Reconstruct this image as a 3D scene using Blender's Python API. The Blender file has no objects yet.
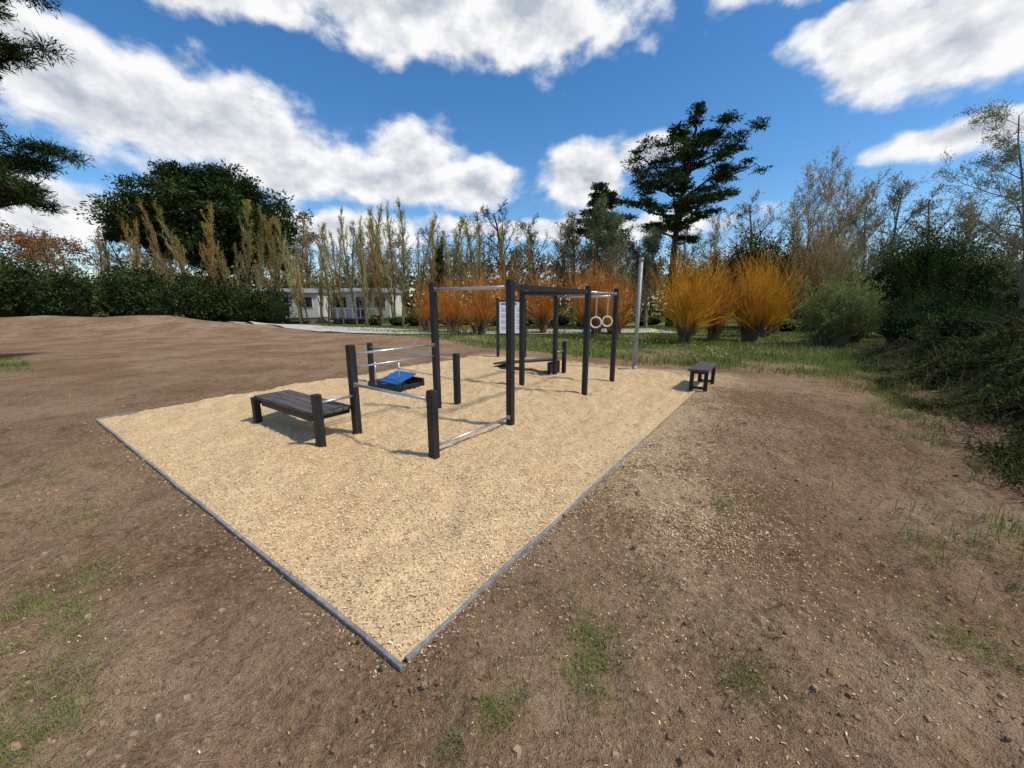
import bpy, bmesh, math, random
import numpy as np
from mathutils import Vector, Matrix, noise as mnoise
scene=bpy.context.scene
R=math.radians
rng=np.random.default_rng(7)

# ------------------------------------------------------------------ node helpers
def new_mat(name):
    m=bpy.data.materials.new(name); m.use_nodes=True
    nt=m.node_tree; nt.nodes.clear()
    out=nt.nodes.new('ShaderNodeOutputMaterial')
    return m,nt,out
def N(nt,t,**kw):
    n=nt.nodes.new(t)
    for k,v in kw.items(): setattr(n,k,v)
    return n
def mixc(nt,fac,a,b,blend='MIX'):
    n=N(nt,'ShaderNodeMix',data_type='RGBA',blend_type=blend)
    for s,i in ((fac,0),(a,6),(b,7)):
        if isinstance(s,bpy.types.NodeSocket): nt.links.new(s,n.inputs[i])
        elif i==0: n.inputs[0].default_value=s
        else: n.inputs[i].default_value=(*s,1)
    return n.outputs[2]
def mth(nt,op,a,b=None,c=None,clamp=False):
    n=N(nt,'ShaderNodeMath',operation=op); n.use_clamp=clamp
    for i,s in enumerate((a,b,c)):
        if s is None: continue
        if isinstance(s,bpy.types.NodeSocket): nt.links.new(s,n.inputs[i])
        else: n.inputs[i].default_value=s
    return n.outputs[0]
def noise_t(nt,vec,scale,detail=4,rough=.55,dist=0):
    n=N(nt,'ShaderNodeTexNoise'); n.inputs['Scale'].default_value=scale
    n.inputs['Detail'].default_value=detail; n.inputs['Roughness'].default_value=rough
    n.inputs['Distortion'].default_value=dist
    if vec is not None: nt.links.new(vec,n.inputs['Vector'])
    return n.outputs[0]
def sstep(nt,x,a,b):
    n=N(nt,'ShaderNodeMapRange',interpolation_type='SMOOTHSTEP')
    nt.links.new(x,n.inputs[0]); n.inputs[1].default_value=a; n.inputs[2].default_value=b
    return n.outputs[0]

def mat_plain(name,c1,c2,rough=.6,scale=20,metal=0,stretch=(1,1,1),bump=.2,spec=.4):
    m,nt,out=new_mat(name)
    tc=N(nt,'ShaderNodeTexCoord'); mp=N(nt,'ShaderNodeMapping'); mp.inputs['Scale'].default_value=stretch
    nt.links.new(tc.outputs['Object'],mp.inputs[0])
    f=noise_t(nt,mp.outputs[0],scale,4,.65)
    f=sstep(nt,f,.3,.7)
    p=N(nt,'ShaderNodeBsdfPrincipled')
    nt.links.new(mixc(nt,f,c1,c2),p.inputs['Base Color'])
    p.inputs['Roughness'].default_value=rough; p.inputs['Metallic'].default_value=metal
    p.inputs['Specular IOR Level'].default_value=spec
    if bump:
        b=N(nt,'ShaderNodeBump'); b.inputs['Strength'].default_value=bump; b.inputs['Distance'].default_value=.01
        nt.links.new(f,b.inputs['Height']); nt.links.new(b.outputs[0],p.inputs['Normal'])
    nt.links.new(p.outputs[0],out.inputs[0])
    return m
def mat_leaf(name,cols,trans=.3,rough=.6,clump=.6,clump_dark=.45):
    m,nt,out=new_mat(name)
    g=N(nt,'ShaderNodeNewGeometry')
    r=N(nt,'ShaderNodeValToRGB'); nt.links.new(g.outputs['Random Per Island'],r.inputs[0])
    el=r.color_ramp.elements
    el[0].color=(*cols[0],1); el[1].color=(*cols[-1],1)
    for i,c in enumerate(cols[1:-1]):
        e=el.new((i+1)/(len(cols)-1)); e.color=(*c,1)
    col=r.outputs[0]
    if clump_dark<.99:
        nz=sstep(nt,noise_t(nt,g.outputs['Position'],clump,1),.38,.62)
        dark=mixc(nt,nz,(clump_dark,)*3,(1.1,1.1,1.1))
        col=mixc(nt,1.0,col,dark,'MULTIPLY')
    p=N(nt,'ShaderNodeBsdfDiffuse')
    nt.links.new(col,p.inputs['Color'])
    if trans>0:
        t=N(nt,'ShaderNodeBsdfTranslucent'); nt.links.new(col,t.inputs[0])
        mx=N(nt,'ShaderNodeMixShader'); mx.inputs[0].default_value=trans
        nt.links.new(p.outputs[0],mx.inputs[1]); nt.links.new(t.outputs[0],mx.inputs[2])
        nt.links.new(mx.outputs[0],out.inputs[0])
    else: nt.links.new(p.outputs[0],out.inputs[0])
    return m

# ------------------------------------------------------------------ mesh helpers
def quads_obj(name,parts,mats,loc=(0,0,0),smooth=False,attrs=None):
    V=[];F=[];MI=[];o=0
    for v,f,mi in parts:
        if len(v)==0: continue
        V.append(np.asarray(v,dtype=np.float32)); F.append(np.asarray(f,dtype=np.int32)+o)
        MI.append(np.full(len(f),mi,dtype=np.int32)); o+=len(v)
    V=np.concatenate(V);F=np.concatenate(F);MI=np.concatenate(MI)
    me=bpy.data.meshes.new(name)
    me.vertices.add(len(V)); me.vertices.foreach_set('co',V.ravel())
    me.loops.add(len(F)*4); me.loops.foreach_set('vertex_index',F.ravel())
    me.polygons.add(len(F)); me.polygons.foreach_set('loop_start',np.arange(0,len(F)*4,4,dtype=np.int32))
    me.polygons.foreach_set('loop_total',np.full(len(F),4,dtype=np.int32))
    me.polygons.foreach_set('material_index',MI)
    me.polygons.foreach_set('use_smooth',np.full(len(F),smooth))
    for m in mats: me.materials.append(m)
    if attrs:
        for k,a in attrs.items():
            at=me.attributes.new(k,'FLOAT','POINT'); at.data.foreach_set('value',np.asarray(a,dtype=np.float32).ravel())
    me.update(); me.validate()
    ob=bpy.data.objects.new(name,me); ob.location=loc; scene.collection.objects.link(ob)
    return ob
def inst(name,src,loc,rz=0,sc=(1,1,1)):
    ob=bpy.data.objects.new(name,src.data); ob.location=loc; ob.rotation_euler=(0,0,rz); ob.scale=sc
    scene.collection.objects.link(ob); return ob
def tubes(segs,sides=4):
    a=np.array(segs,dtype=np.float64)
    if len(a)==0: return np.zeros((0,3)),np.zeros((0,4),int)
    p0=a[:,0:3];p1=a[:,3:6];r0=a[:,6];r1=a[:,7]
    d=p1-p0; d/=np.linalg.norm(d,axis=1,keepdims=True)+1e-9
    ref=np.where(np.abs(d[:,2:3])>.9,np.array([[1.,0,0]]),np.array([[0,0,1.]]))
    u=np.cross(d,ref); u/=np.linalg.norm(u,axis=1,keepdims=True)+1e-9
    w=np.cross(d,u)
    n=len(a); V=np.zeros((n,2*sides,3))
    for k in range(sides):
        an=2*math.pi*k/sides
        o=u*math.cos(an)+w*math.sin(an)
        V[:,k]=p0+o*r0[:,None]; V[:,sides+k]=p1+o*r1[:,None]
    F=np.zeros((n,sides,4),int); base=(np.arange(n)*2*sides)
    for k in range(sides):
        k2=(k+1)%sides
        F[:,k]=np.stack([base+k,base+k2,base+sides+k2,base+sides+k],1)
    return V.reshape(-1,3),F.reshape(-1,4)
def leaves(c,length,width,g=rng,axis=None,axis_mix=1.0,flat=None):
    c=np.asarray(c); n=len(c)
    d=g.normal(size=(n,3))
    if axis is not None: d=d*axis_mix+np.asarray(axis)
    d/=np.linalg.norm(d,axis=1,keepdims=True)+1e-9
    e=g.normal(size=(n,3)); e-=d*np.sum(d*e,1,keepdims=True); e/=np.linalg.norm(e,axis=1,keepdims=True)+1e-9
    L=(length*g.uniform(.6,1.3,n))[:,None]/2; W=(width*g.uniform(.6,1.3,n))[:,None]/2
    V=np.stack([c-d*L,c+e*W-d*L*.1,c+d*L,c-e*W-d*L*.1],1).reshape(-1,3)
    F=np.arange(n*4).reshape(-1,4)
    return V,F
def sphere_part(c,r,nu=14,nv=9,seed=0,amp=.15):
    V=[];F=[]
    for j in range(nv+1):
        th=math.pi*j/nv
        for i in range(nu):
            ph=2*math.pi*i/nu
            q=Vector((math.sin(th)*math.cos(ph),math.sin(th)*math.sin(ph),math.cos(th)))
            k=1+amp*mnoise.noise(q*2.2+Vector((seed,0,0)))*2
            V.append((c[0]+q.x*r[0]*k,c[1]+q.y*r[1]*k,c[2]+q.z*r[2]*k))
    for j in range(nv):
        for i in range(nu):
            F.append((j*nu+i,(j+1)*nu+i,(j+1)*nu+(i+1)%nu,j*nu+(i+1)%nu))
    return np.array(V),np.array(F)
_T={}
def vnoise(x,y,scale,seed):
    if seed not in _T: _T[seed]=np.random.default_rng(seed).random((256,256))
    T=_T[seed]
    c_,s_n=math.cos(seed*1.3),math.sin(seed*1.3)
    X=(x*c_-y*s_n)*scale;Y=(x*s_n+y*c_)*scale; xi=np.floor(X).astype(int);yi=np.floor(Y).astype(int)
    fx=X-xi;fy=Y-yi; fx=fx*fx*(3-2*fx);fy=fy*fy*(3-2*fy)
    a=T[xi%256,yi%256];b=T[(xi+1)%256,yi%256];c=T[xi%256,(yi+1)%256];d=T[(xi+1)%256,(yi+1)%256]
    return (a*(1-fx)+b*fx)*(1-fy)+(c*(1-fx)+d*fx)*fy-.5
def ss(a,b,x):
    t=np.clip((x-a)/(b-a),0,1); return t*t*(3-2*t)

# ------------------------------------------------------------------ site frame
AX,AY=-.54,1.546          # near corner of the chip bed
ANG=R(54.8); E1=(math.cos(ANG),math.sin(ANG)); E2=(-math.sin(ANG),math.cos(ANG))
BS,BT=9.4,7.0
def W(s,t,z=0): return (AX+s*E1[0]+t*E2[0],AY+s*E1[1]+t*E2[1],z)
def ST(x,y):
    dx=x-AX;dy=y-AY; return dx*E1[0]+dy*E1[1],dx*E2[0]+dy*E2[1]
BKY=[-5,1,2.4,3.3,3.8,5,7.2,10.5,14.1,18,30,60]; BKX=[3.6,3.9,4.35,4.75,5.2,6.1,7.5,9.7,13.2,18,42,80]
def bank_d(x,y): return (x-np.interp(y,BKY,BKX))*.85
def H(x,y):
    x=np.asarray(x,float);y=np.asarray(y,float)
    d=bank_d(x,y)+vnoise(x,y,.7,31)*.6
    b=1.0*ss(0,2.6,d)*(1-.85*ss(4,8,d))*(1-.45*ss(10,16,y))*(1+.4*vnoise(x,y,.6,33))
    q=((x+31)/13)**4+((y-27-.06*(x+27)+vnoise(x,y,.25,5)*2)/3.4)**2
    m=.95*np.exp(-q)*(1+.6*vnoise(x,y,.4,3)+.6*vnoise(x,y,1.2,4)+.35*vnoise(x,y,2.6,7))
    m2=.42*np.exp(-(((x+19)/3.6)**2+((y-24)/2.0)**2))*(1+.5*vnoise(x,y,1.1,6)+.3*vnoise(x,y,2.6,7))
    return b+m+m2+.12*vnoise(x,y,.22,8)*ss(9,20,np.hypot(x,y))+.06*vnoise(x,y,.9,9)*ss(7,14,np.hypot(x,y))
def GB(x): return np.interp(x,[-60,-30,-18,-8,-1.8,3.6,6.4,7.5,30],[44,38,31,23,16.3,11.2,9.9,8.3,8.0])
def track(x,y):
    r=0
    for (ox,oy,dx,dy) in ((2.3,1.2,.62,.785),(3.55,1.2,.62,.785),(-7.5,6,-.25,.97),(-9.0,6,-.25,.97),(-3.6,1.6,-.8,.6),(-4.4,.7,-.8,.6)):
        a=(x-ox)*dx+(y-oy)*dy; b=-(x-ox)*dy+(y-oy)*dx+.12*np.sin(a*.8+ox)
        r=r+np.exp(-(b/.13)**2)*(-.026+.013*np.sin(a*38))+.015*np.exp(-((np.abs(b)-.22)/.08)**2)
    return r*(vnoise(x,y,.5,18)>-.22)
def micro(x,y):
    nr=1-ss(9,16,np.hypot(x,y))
    m=vnoise(x,y,1.3,11)*.05+vnoise(x,y,4,12)*.038+vnoise(x,y,9,13)*.032+vnoise(x,y,19,14)*.022
    l=np.maximum(0,vnoise(x,y,13,15)-.12)*.11*np.clip(vnoise(x,y,.9,16)+.6,0,1)
    return (m+l+track(x,y))*nr
def gz(x,y): return H(x,y)+micro(x,y)

# ------------------------------------------------------------------ ground
def axis(lo,hi,fine_lo,fine_hi,st):
    f=np.arange(fine_lo,fine_hi+1e-6,st); r=[];s=st;x=fine_hi
    while x<hi: s*=1.10; x+=s; r.append(x)
    l=[];s=st;x=fine_lo
    while x>lo: s*=1.10; x-=s; l.append(x)
    return np.array(l[::-1]+list(f)+r)
xs=axis(-700,700,-5.5,6,.028); ys=axis(-60,900,.6,7,.028)
X,Y=np.meshgrid(xs,ys)
s_,t_=ST(X,Y)
Z=gz(X,Y)
inside=ss(-.02,.06,s_)*ss(-.02,.06,t_)*(1-ss(BS-.5,BS-.2,s_))*(1-ss(BT-.06,BT+.02,t_))
Z=Z*(1-inside)-.05*inside
kd=np.minimum(np.abs(np.where(t_>-.3,s_,9)),np.where(s_>-.3,np.abs(t_),9)); 
Z=np.where((inside<.5)&(kd<.25),Z*ss(0,.25,kd)-.004*(1-ss(0,.25,kd)),Z)
grass=ss(-.6,1.2,Y-GB(X)+vnoise(X,Y,.5,21)*1.6)*(.80+.7*vnoise(X,Y,.8,23)+.4*vnoise(X,Y,2.2,24))
grass=np.maximum(grass,ss(-.1,.9,bank_d(X,Y))*.6)
grass=np.where((X<-14)&(Y<31),grass*.2,grass)
patches=[(.37,1.50,.13,1),(.42,1.72,.14,1),(.25,2.05,.16,.5),(-.06,1.35,.12,1),(-.28,1.22,.14,.7),(-2.75,2.0,.36,.9),(-2.3,1.75,.2,.7),(-1.95,1.28,.26,1.0),(-2.5,1.45,.25,.8),(1.12,1.45,.14,.7),(2.4,1.7,.25,.7),(-14.2,11,1.6,1),(-3.6,2.9,.3,.5),(1.9,3.0,.25,.4),(.8,2.1,.2,.3),(-11.5,17,1.2,.4),(2.9,2.4,.3,.5),(.95,1.75,.13,.5),(-4.6,3.6,.4,.3)]
for px,py,pr,pw in patches:
    grass=np.maximum(grass,pw*np.exp(-((X-px)**2+(Y-py)**2)/pr**2)*.6)
dside=-t_
chips=np.exp(-np.maximum(0,dside)/.8)*ss(1.6,3.6,s_)*(1-ss(BS,BS+1.0,s_))*(dside>-.3)
chips=chips*ss(-.4,.25,vnoise(X,Y,1.1,41)+.25)
chips=np.maximum(chips,.78*np.exp(-((X-1.35)**2+(Y-3.25)**2)/.55)) 
chips=np.maximum(chips,.48*np.exp(-((X-1.1)**2/.5+(Y-2.6)**2/1.2)))
chips=np.maximum(chips,.40*np.exp(-((X-3.2)**2/2.0+(Y-5.6)**2/3)))
chips=np.maximum(chips,.8*np.exp(-((s_-BS)/.5)**2)*(t_>-.5)*(t_<BT+.2))
me_v=np.stack([X,Y,Z],-1).reshape(-1,3)
ny,nx=X.shape
idx=np.arange(ny*nx).reshape(ny,nx)
Fq=np.stack([idx[:-1,:-1],idx[:-1,1:],idx[1:,1:],idx[1:,:-1]],-1).reshape(-1,4)

m_ground,nt,out=new_mat('soil_ground')
g=N(nt,'ShaderNodeNewGeometry'); pos=g.outputs['Position']
a_g=N(nt,'ShaderNodeAttribute',attribute_name='grass').outputs['Fac']
a_c=N(nt,'ShaderNodeAttribute',attribute_name='chips').outputs['Fac']
n1=noise_t(nt,pos,.55,4,.6); n2=noise_t(nt,pos,3.0,4,.65); n3=noise_t(nt,pos,30,4,.7); n4=noise_t(nt,pos,120,2,.7)
soil=mixc(nt,sstep(nt,n1,.35,.65),(.290,.170,.095),(.450,.300,.180))
soil=mixc(nt,mth(nt,'MULTIPLY',sstep(nt,n2,.48,.68),.6),soil,(.175,.100,.055))
soil=mixc(nt,mth(nt,'MULTIPLY',sstep(nt,n3,.50,.64),.5),soil,(.55,.40,.26))
soil=mixc(nt,mth(nt,'MULTIPLY',sstep(nt,mth(nt,'SUBTRACT',1,n3),.54,.66),.6),soil,(.130,.075,.041))
soil=mixc(nt,mth(nt,'MULTIPLY',sstep(nt,n4,.54,.64),.5),soil,(.14,.083,.047))
chipc=mixc(nt,sstep(nt,n4,.4,.6),(.44,.29,.155),(.80,.60,.36))
cm=sstep(nt,mth(nt,'ADD',mth(nt,'ADD',a_c,mth(nt,'MULTIPLY',mth(nt,'SUBTRACT',n3,.5),1.6)),mth(nt,'MULTIPLY',mth(nt,'SUBTRACT',n2,.5),1.2)),.36,.78)
col=mixc(nt,mth(nt,'MULTIPLY',cm,.85),soil,chipc)
grc=mixc(nt,sstep(nt,n2,.35,.65),(.110,.140,.036),(.205,.230,.070))
grc=mixc(nt,mth(nt,'MULTIPLY',sstep(nt,n3,.5,.7),.55),grc,(.26,.215,.11))
gm=sstep(nt,mth(nt,'ADD',a_g,mth(nt,'MULTIPLY',mth(nt,'SUBTRACT',n3,.5),1.4)),.42,.80)
col=mixc(nt,gm,col,grc)
p=N(nt,'ShaderNodeBsdfDiffuse'); nt.links.new(col,p.inputs['Color'])
hgt=mth(nt,'ADD',n3,mth(nt,'MULTIPLY',n4,.35))
b=N(nt,'ShaderNodeBump'); b.inputs['Strength'].default_value=1; b.inputs['Distance'].default_value=.04
nt.links.new(hgt,b.inputs['Height']); nt.links.new(b.outputs[0],p.inputs['Normal'])
nt.links.new(p.outputs[0],out.inputs[0])
quads_obj('ground',[(me_v,Fq,0)],[m_ground],smooth=True,attrs={'grass':grass,'chips':chips})

# ------------------------------------------------------------------ chip bed
m_bed,nt,out=new_mat('wood_chip_bed_mat')
g=N(nt,'ShaderNodeNewGeometry'); pos=g.outputs['Position']
v1=N(nt,'ShaderNodeTexVoronoi'); v1.inputs['Scale'].default_value=75; nt.links.new(pos,v1.inputs['Vector'])
sc=N(nt,'ShaderNodeSeparateColor'); nt.links.new(v1.outputs['Color'],sc.inputs[0])
n1=noise_t(nt,pos,.8,4,.6); n3=noise_t(nt,pos,60,3,.7)
c=mixc(nt,sc.outputs[0],(.64,.43,.22),(.90,.68,.40))
c=mixc(nt,mth(nt,'MULTIPLY',sstep(nt,n3,.50,.68),.5),c,(.38,.24,.115))
c=mixc(nt,mth(nt,'MULTIPLY',sstep(nt,n1,.42,.66),.42),c,(.58,.37,.18))
p=N(nt,'ShaderNodeBsdfDiffuse'); nt.links.new(c,p.inputs['Color'])
b=N(nt,'ShaderNodeBump'); b.inputs['Strength'].default_value=.9; b.inputs['Distance'].default_value=.015
nt.links.new(mth(nt,'ADD',sc.outputs[1],n3),b.inputs['Height']); nt.links.new(b.outputs[0],p.inputs['Normal'])
nt.links.new(p.outputs[0],out.inputs[0])
m_chip=mat_leaf('wood_chip_flakes',[(.46,.28,.13),(.70,.48,.25),(.86,.64,.37),(.92,.75,.48)],trans=0,clump=.8,clump_dark=.84)
def bedz(s,t,x,y):
    z=.012+vnoise(x,y,2.2,51)*.055+vnoise(x,y,6,52)*.042+vnoise(x,y,16,53)*.024
    # shallow footprints and rake marks
    z=z-.03*np.maximum(0,vnoise(x,y,3.6,57)-.22)*3
    z=z+.03*ss(0,1.5,s)*ss(0,1.5,t)
    edge=ss(0,.14,s)*ss(0,.14,t)
    z=z*edge+.012*(1-edge)
    z=z-.08*ss(BS-.35,BS+.15,s+vnoise(x,y,1.1,54)*.5)
    return z
sv=np.arange(0,BS+.31,.03); tv=np.arange(0,BT+.001,.03)
S2,T2=np.meshgrid(sv,tv)
BX=AX+S2*E1[0]+T2*E2[0]; BY=AY+S2*E1[1]+T2*E2[1]
BZ=bedz(S2,T2,BX,BY)
n_t,n_s=S2.shape; idx=np.arange(n_t*n_s).reshape(n_t,n_s)
Fb=np.stack([idx[:-1,:-1],idx[:-1,1:],idx[1:,1:],idx[1:,:-1]],-1).reshape(-1,4)
K=170000
fs=rng.uniform(.01,BS+.1,K); ft=rng.uniform(.01,BT-.01,K)
fx=AX+fs*E1[0]+ft*E2[0]; fy=AY+fs*E1[1]+ft*E2[1]
keep=rng.random(K)<np.clip((3.2/np.hypot(fx,fy))**1.3,0,1)
fs,ft,fx,fy=fs[keep],ft[keep],fx[keep],fy[keep]
fz=bedz(fs,ft,fx,fy)+rng.uniform(0,.012,len(fs))
Kp=30000
ps=rng.uniform(1.0,BS+.6,Kp); pt=-rng.exponential(.55,Kp)+.03
px_=AX+ps*E1[0]+pt*E2[0]; py_=AY+ps*E1[1]+pt*E2[1]
kk=rng.random(Kp)<(ss(1.2,3.6,ps)*.9+.08)*np.clip((vnoise(px_,py_,1.3,61)+.55),0,1)
ps,pt,px_,py_=ps[kk],pt[kk],px_[kk],py_[kk]
qx=np.concatenate([rng.normal(1.35,.5,4500),rng.normal(1.15,.5,2400),rng.uniform(-3,4,900)]); qy=np.concatenate([rng.normal(3.2,.6,4500),rng.normal(2.3,.5,2400),rng.uniform(1,5,900)])
sx,tx=ST(qx,qy); ok=((sx<-.02)|(tx<-.02))&(vnoise(qx,qy,2.5,62)+rng.normal(0,.2,len(qx))>-.1); qx,qy=qx[ok],qy[ok]
# chips kicked over the left kerb
es=-rng.exponential(.07,900); et=rng.uniform(0,BT,900); qx=np.concatenate([qx,AX+es*E1[0]+et*E2[0]]); qy=np.concatenate([qy,AY+es*E1[1]+et*E2[1]])
et=-rng.exponential(.07,700); es=rng.uniform(0,4,700); qx=np.concatenate([qx,AX+es*E1[0]+et*E2[0]]); qy=np.concatenate([qy,AY+es*E1[1]+et*E2[1]])
ox=np.concatenate([px_,qx]); oy=np.concatenate([py_,qy])
so_,to_=ST(ox,oy); kd_=np.minimum(np.abs(np.where(to_>-.3,so_,9)),np.where(so_>-.3,np.abs(to_),9)); zk=gz(ox,oy)
oz=np.where(kd_<.25,zk*ss(0,.25,kd_)-.004*(1-ss(0,.25,kd_)),zk)+rng.uniform(.001,.008,len(ox))
szf=np.concatenate([np.ones(len(fx)),np.full(len(ox),.72)])
cx=np.concatenate([fx,ox]);cy=np.concatenate([fy,oy]);cz=np.concatenate([fz,oz])
n=len(cx); C=np.stack([cx,cy,cz],1)
th=rng.uniform(0,2*math.pi,n); tilt=rng.normal(0,.35,n)
d=np.stack([np.cos(th)*np.cos(tilt),np.sin(th)*np.cos(tilt),np.sin(tilt)],1)
nrm=np.stack([rng.normal(0,.35,n),rng.normal(0,.35,n),np.ones(n)],1)
e=np.cross(nrm,d); e/=np.linalg.norm(e,axis=1,keepdims=True)
Lh=(rng.uniform(.004,.014,n)*szf)[:,None]; Wh=(rng.uniform(.002,.0055,n)*szf)[:,None]
fv=np.stack([C-d*Lh-e*Wh,C+d*Lh-e*Wh*.7,C+d*Lh*.9+e*Wh,C-d*Lh*.85+e*Wh*.8],1).reshape(-1,3)
quads_obj('wood_chip_bed',[(np.stack([BX,BY,BZ],-1).reshape(-1,3),Fb,0)],[m_bed],smooth=True)
quads_obj('wood_chips',[(fv,np.arange(n*4).reshape(-1,4),0)],[m_chip])

def blocks(x,y,z,size,flat=.7):
    n=len(x)
    cube=np.array([[-1,-1,-1],[1,-1,-1],[1,1,-1],[-1,1,-1],[-1,-1,1],[1,-1,1],[1,1,1],[-1,1,1]],float)*.55
    V=cube[None]*rng.uniform(.55,1.15,(n,8,3)); V[:,4:,:2]*=.65
    a=rng.uniform(0,6.28,n); ca,sa=np.cos(a)[:,None],np.sin(a)[:,None]
    V=V*np.stack([size*rng.uniform(.8,1.4,n),size,size*flat],1)[:,None]
    vx=V[...,0]*ca-V[...,1]*sa; vy=V[...,0]*sa+V[...,1]*ca
    V=np.stack([vx+x[:,None],vy+y[:,None],V[...,2]+z[:,None]],-1)
    f=np.array([[0,3,2,1],[4,5,6,7],[0,1,5,4],[1,2,6,5],[2,3,7,6],[3,0,4,7]])
    F=(f[None]+np.arange(n)[:,None,None]*8).reshape(-1,4)
    return V.reshape(-1,3),F
K=260000
gx=rng.uniform(-9,7,K);gy=rng.uniform(.8,12,K); s0,t0=ST(gx,gy)
dist=np.hypot(gx,gy)
ok=((s0<-.03)|(t0<-.03)|(t0>BT+.05)|(s0>BS+.3))&(rng.random(K)<np.clip((2.6/dist)**1.4,0,1)*np.clip(vnoise(gx,gy,.8,71)*1.3+vnoise(gx,gy,3,72)+.6,.05,1))&(bank_d(gx,gy)<.5)
gx,gy=gx[ok],gy[ok]
size=.003+.0048*rng.pareto(2.5,len(gx)); size=np.clip(size,.003,.028)
m_clod=mat_leaf('soil_clods',[(.17,.10,.055),(.29,.175,.10),(.38,.25,.15),(.46,.33,.21)],trans=0,clump=1.0,clump_dark=.8)
v,f=blocks(gx,gy,gz(gx,gy)+size*.10,size)
quads_obj('soil_clods',[(v,f,0)],[m_clod],smooth=False)
K=330
gx=np.concatenate([rng.uniform(-6,6,K),rng.normal(4.6,.5,90)]);gy=np.concatenate([rng.uniform(1,9,K),rng.uniform(2.6,5.5,90)]);s0,t0=ST(gx,gy)
ok=((s0<-.05)|(t0<-.1)|(t0>BT+.1)); gx,gy=gx[ok],gy[ok]
size=np.clip(.007+.006*rng.pareto(2.6,len(gx)),.006,.04)
m_stone=mat_leaf('stones_mat',[(.24,.17,.11),(.34,.26,.18),(.48,.40,.30)],trans=0,clump=3,clump_dark=.8)
v,f=blocks(gx,gy,gz(gx,gy)+size*.05,size,.55)
quads_obj('stones',[(v,f,0)],[m_stone])
K=1500
gx=rng.uniform(-5,6,K);gy=rng.uniform(1,7,K)
gx[:600]=rng.normal(4.4,.6,600); gy[:600]=rng.uniform(1.5,6,600)
s0,t0=ST(gx,gy); ok=((s0<-.05)|(t0<-.1)); gx,gy=gx[ok],gy[ok]; zz=gz(gx,gy)+.006; L=rng.uniform(.02,.11,len(gx)); a=rng.uniform(0,6.28,len(gx))
x2,y2=gx+L*np.cos(a),gy+L*np.sin(a)
seg=np.stack([gx,gy,zz,x2,y2,gz(x2,y2)+.007,np.full(len(gx),.0016),np.full(len(gx),.001)],1)
m_twig=mat_leaf('dry_twigs_mat',[(.14,.09,.05),(.33,.24,.14),(.5,.4,.25)],trans=0)
v,f=tubes(seg,3); quads_obj('dry_twigs',[(v,f,0)],[m_twig])

# ------------------------------------------------------------------ grass
m_grass=mat_leaf('grass_blades',[(.12,.165,.035),(.19,.25,.055),(.25,.29,.08),(.35,.30,.15)],trans=.25,clump=.9,clump_dark=.72)
def blades(x,y,z,hh,w,lean=.35):
    n=len(x); a=rng.uniform(0,6.28,n); b_=a+1.57+rng.normal(0,.4,n)
    base=np.stack([x,y,z-.004],1); wv=np.stack([np.cos(a),np.sin(a),np.zeros(n)],1)*w[:,None]
    ln=np.stack([np.cos(b_),np.sin(b_),np.zeros(n)],1)*(hh*rng.uniform(.1,1,n)*lean*2)[:,None]
    mid=base+ln*.35+np.array([0,0,1])*(hh*.6)[:,None]; tip=base+ln+np.array([0,0,1])*(hh*rng.uniform(.75,1,n))[:,None]
    V=np.stack([base-wv,base+wv,mid+wv*.7,mid-wv*.7,tip-wv*.08,tip+wv*.08],1).reshape(-1,3)
    o=np.arange(n)*6
    F=np.concatenate([np.stack([o,o+1,o+2,o+3],1),np.stack([o+3,o+2,o+5,o+4],1)])
    return V,F
K=150000
gx=rng.uniform(-14,20,K);gy=rng.uniform(8,30,K)
mk=ss(-.5,.8,gy-GB(gx)+vnoise(gx,gy,.5,21)*1.6)*np.clip(13/gy,0,1)**1.3*np.clip(.75+1.3*vnoise(gx,gy,.8,23)+.8*vnoise(gx,gy,2.2,24),.08,1)
ok=(rng.random(K)<mk)&(bank_d(gx,gy)<.9); gx,gy=gx[ok],gy[ok]
hh=rng.uniform(.05,.16,len(gx))*(1+2.4*np.maximum(0,vnoise(gx,gy,.6,81)))
v,f=blades(gx,gy,gz(gx,gy),hh,np.full(len(gx),.009)*np.clip(gy/10,1,2.5))
quads_obj('grass',[(v,f,0)],[m_grass])
xs_,ys_=[],[]
for (px,py,pr,pw) in patches:
    k=int(7500*pr*pw) if py<8 else 5000
    xs_.append(rng.normal(px,pr*.62,k)); ys_.append(rng.normal(py,pr*.58,k))
gx=np.concatenate(xs_);gy=np.concatenate(ys_); s0,t0=ST(gx,gy); ok=((s0<-.02)|(t0<-.03)); gx,gy=gx[ok],gy[ok]
ok=vnoise(gx,gy,7,93)+.7*vnoise(gx,gy,18,94)+rng.normal(0,.12,len(gx))>-.08; gx,gy=gx[ok],gy[ok]
hh=rng.uniform(.012,.050,len(gx))*np.where(gy>8,2.5,1)
v,f=blades(gx,gy,gz(gx,gy),hh,np.where(gy>8,.006,.0014),.9)
quads_obj('grass_tufts',[(v,f,0)],[m_grass])
K=260; gx=rng.uniform(2.5,9,K);gy=GB(gx)+rng.uniform(.8,6.0,K); ok=vnoise(gx,gy,.6,101)>0; gx,gy=gx[ok],gy[ok]
m_flower=mat_leaf('daffodils_mat',[(.75,.7,.4),(.8,.65,.08)],trans=.2,clump_dark=1)
zz=gz(gx,gy)
v1_,f1_=leaves(np.stack([gx,gy,zz+.22],1),.055,.05); v2_,f2_=tubes(np.stack([gx,gy,zz,gx,gy,zz+.22,gx*0+.004,gx*0+.004],1),3)
quads_obj('daffodils',[(v1_,f1_,0),(v2_,f2_,1)],[m_flower,m_grass])

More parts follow.
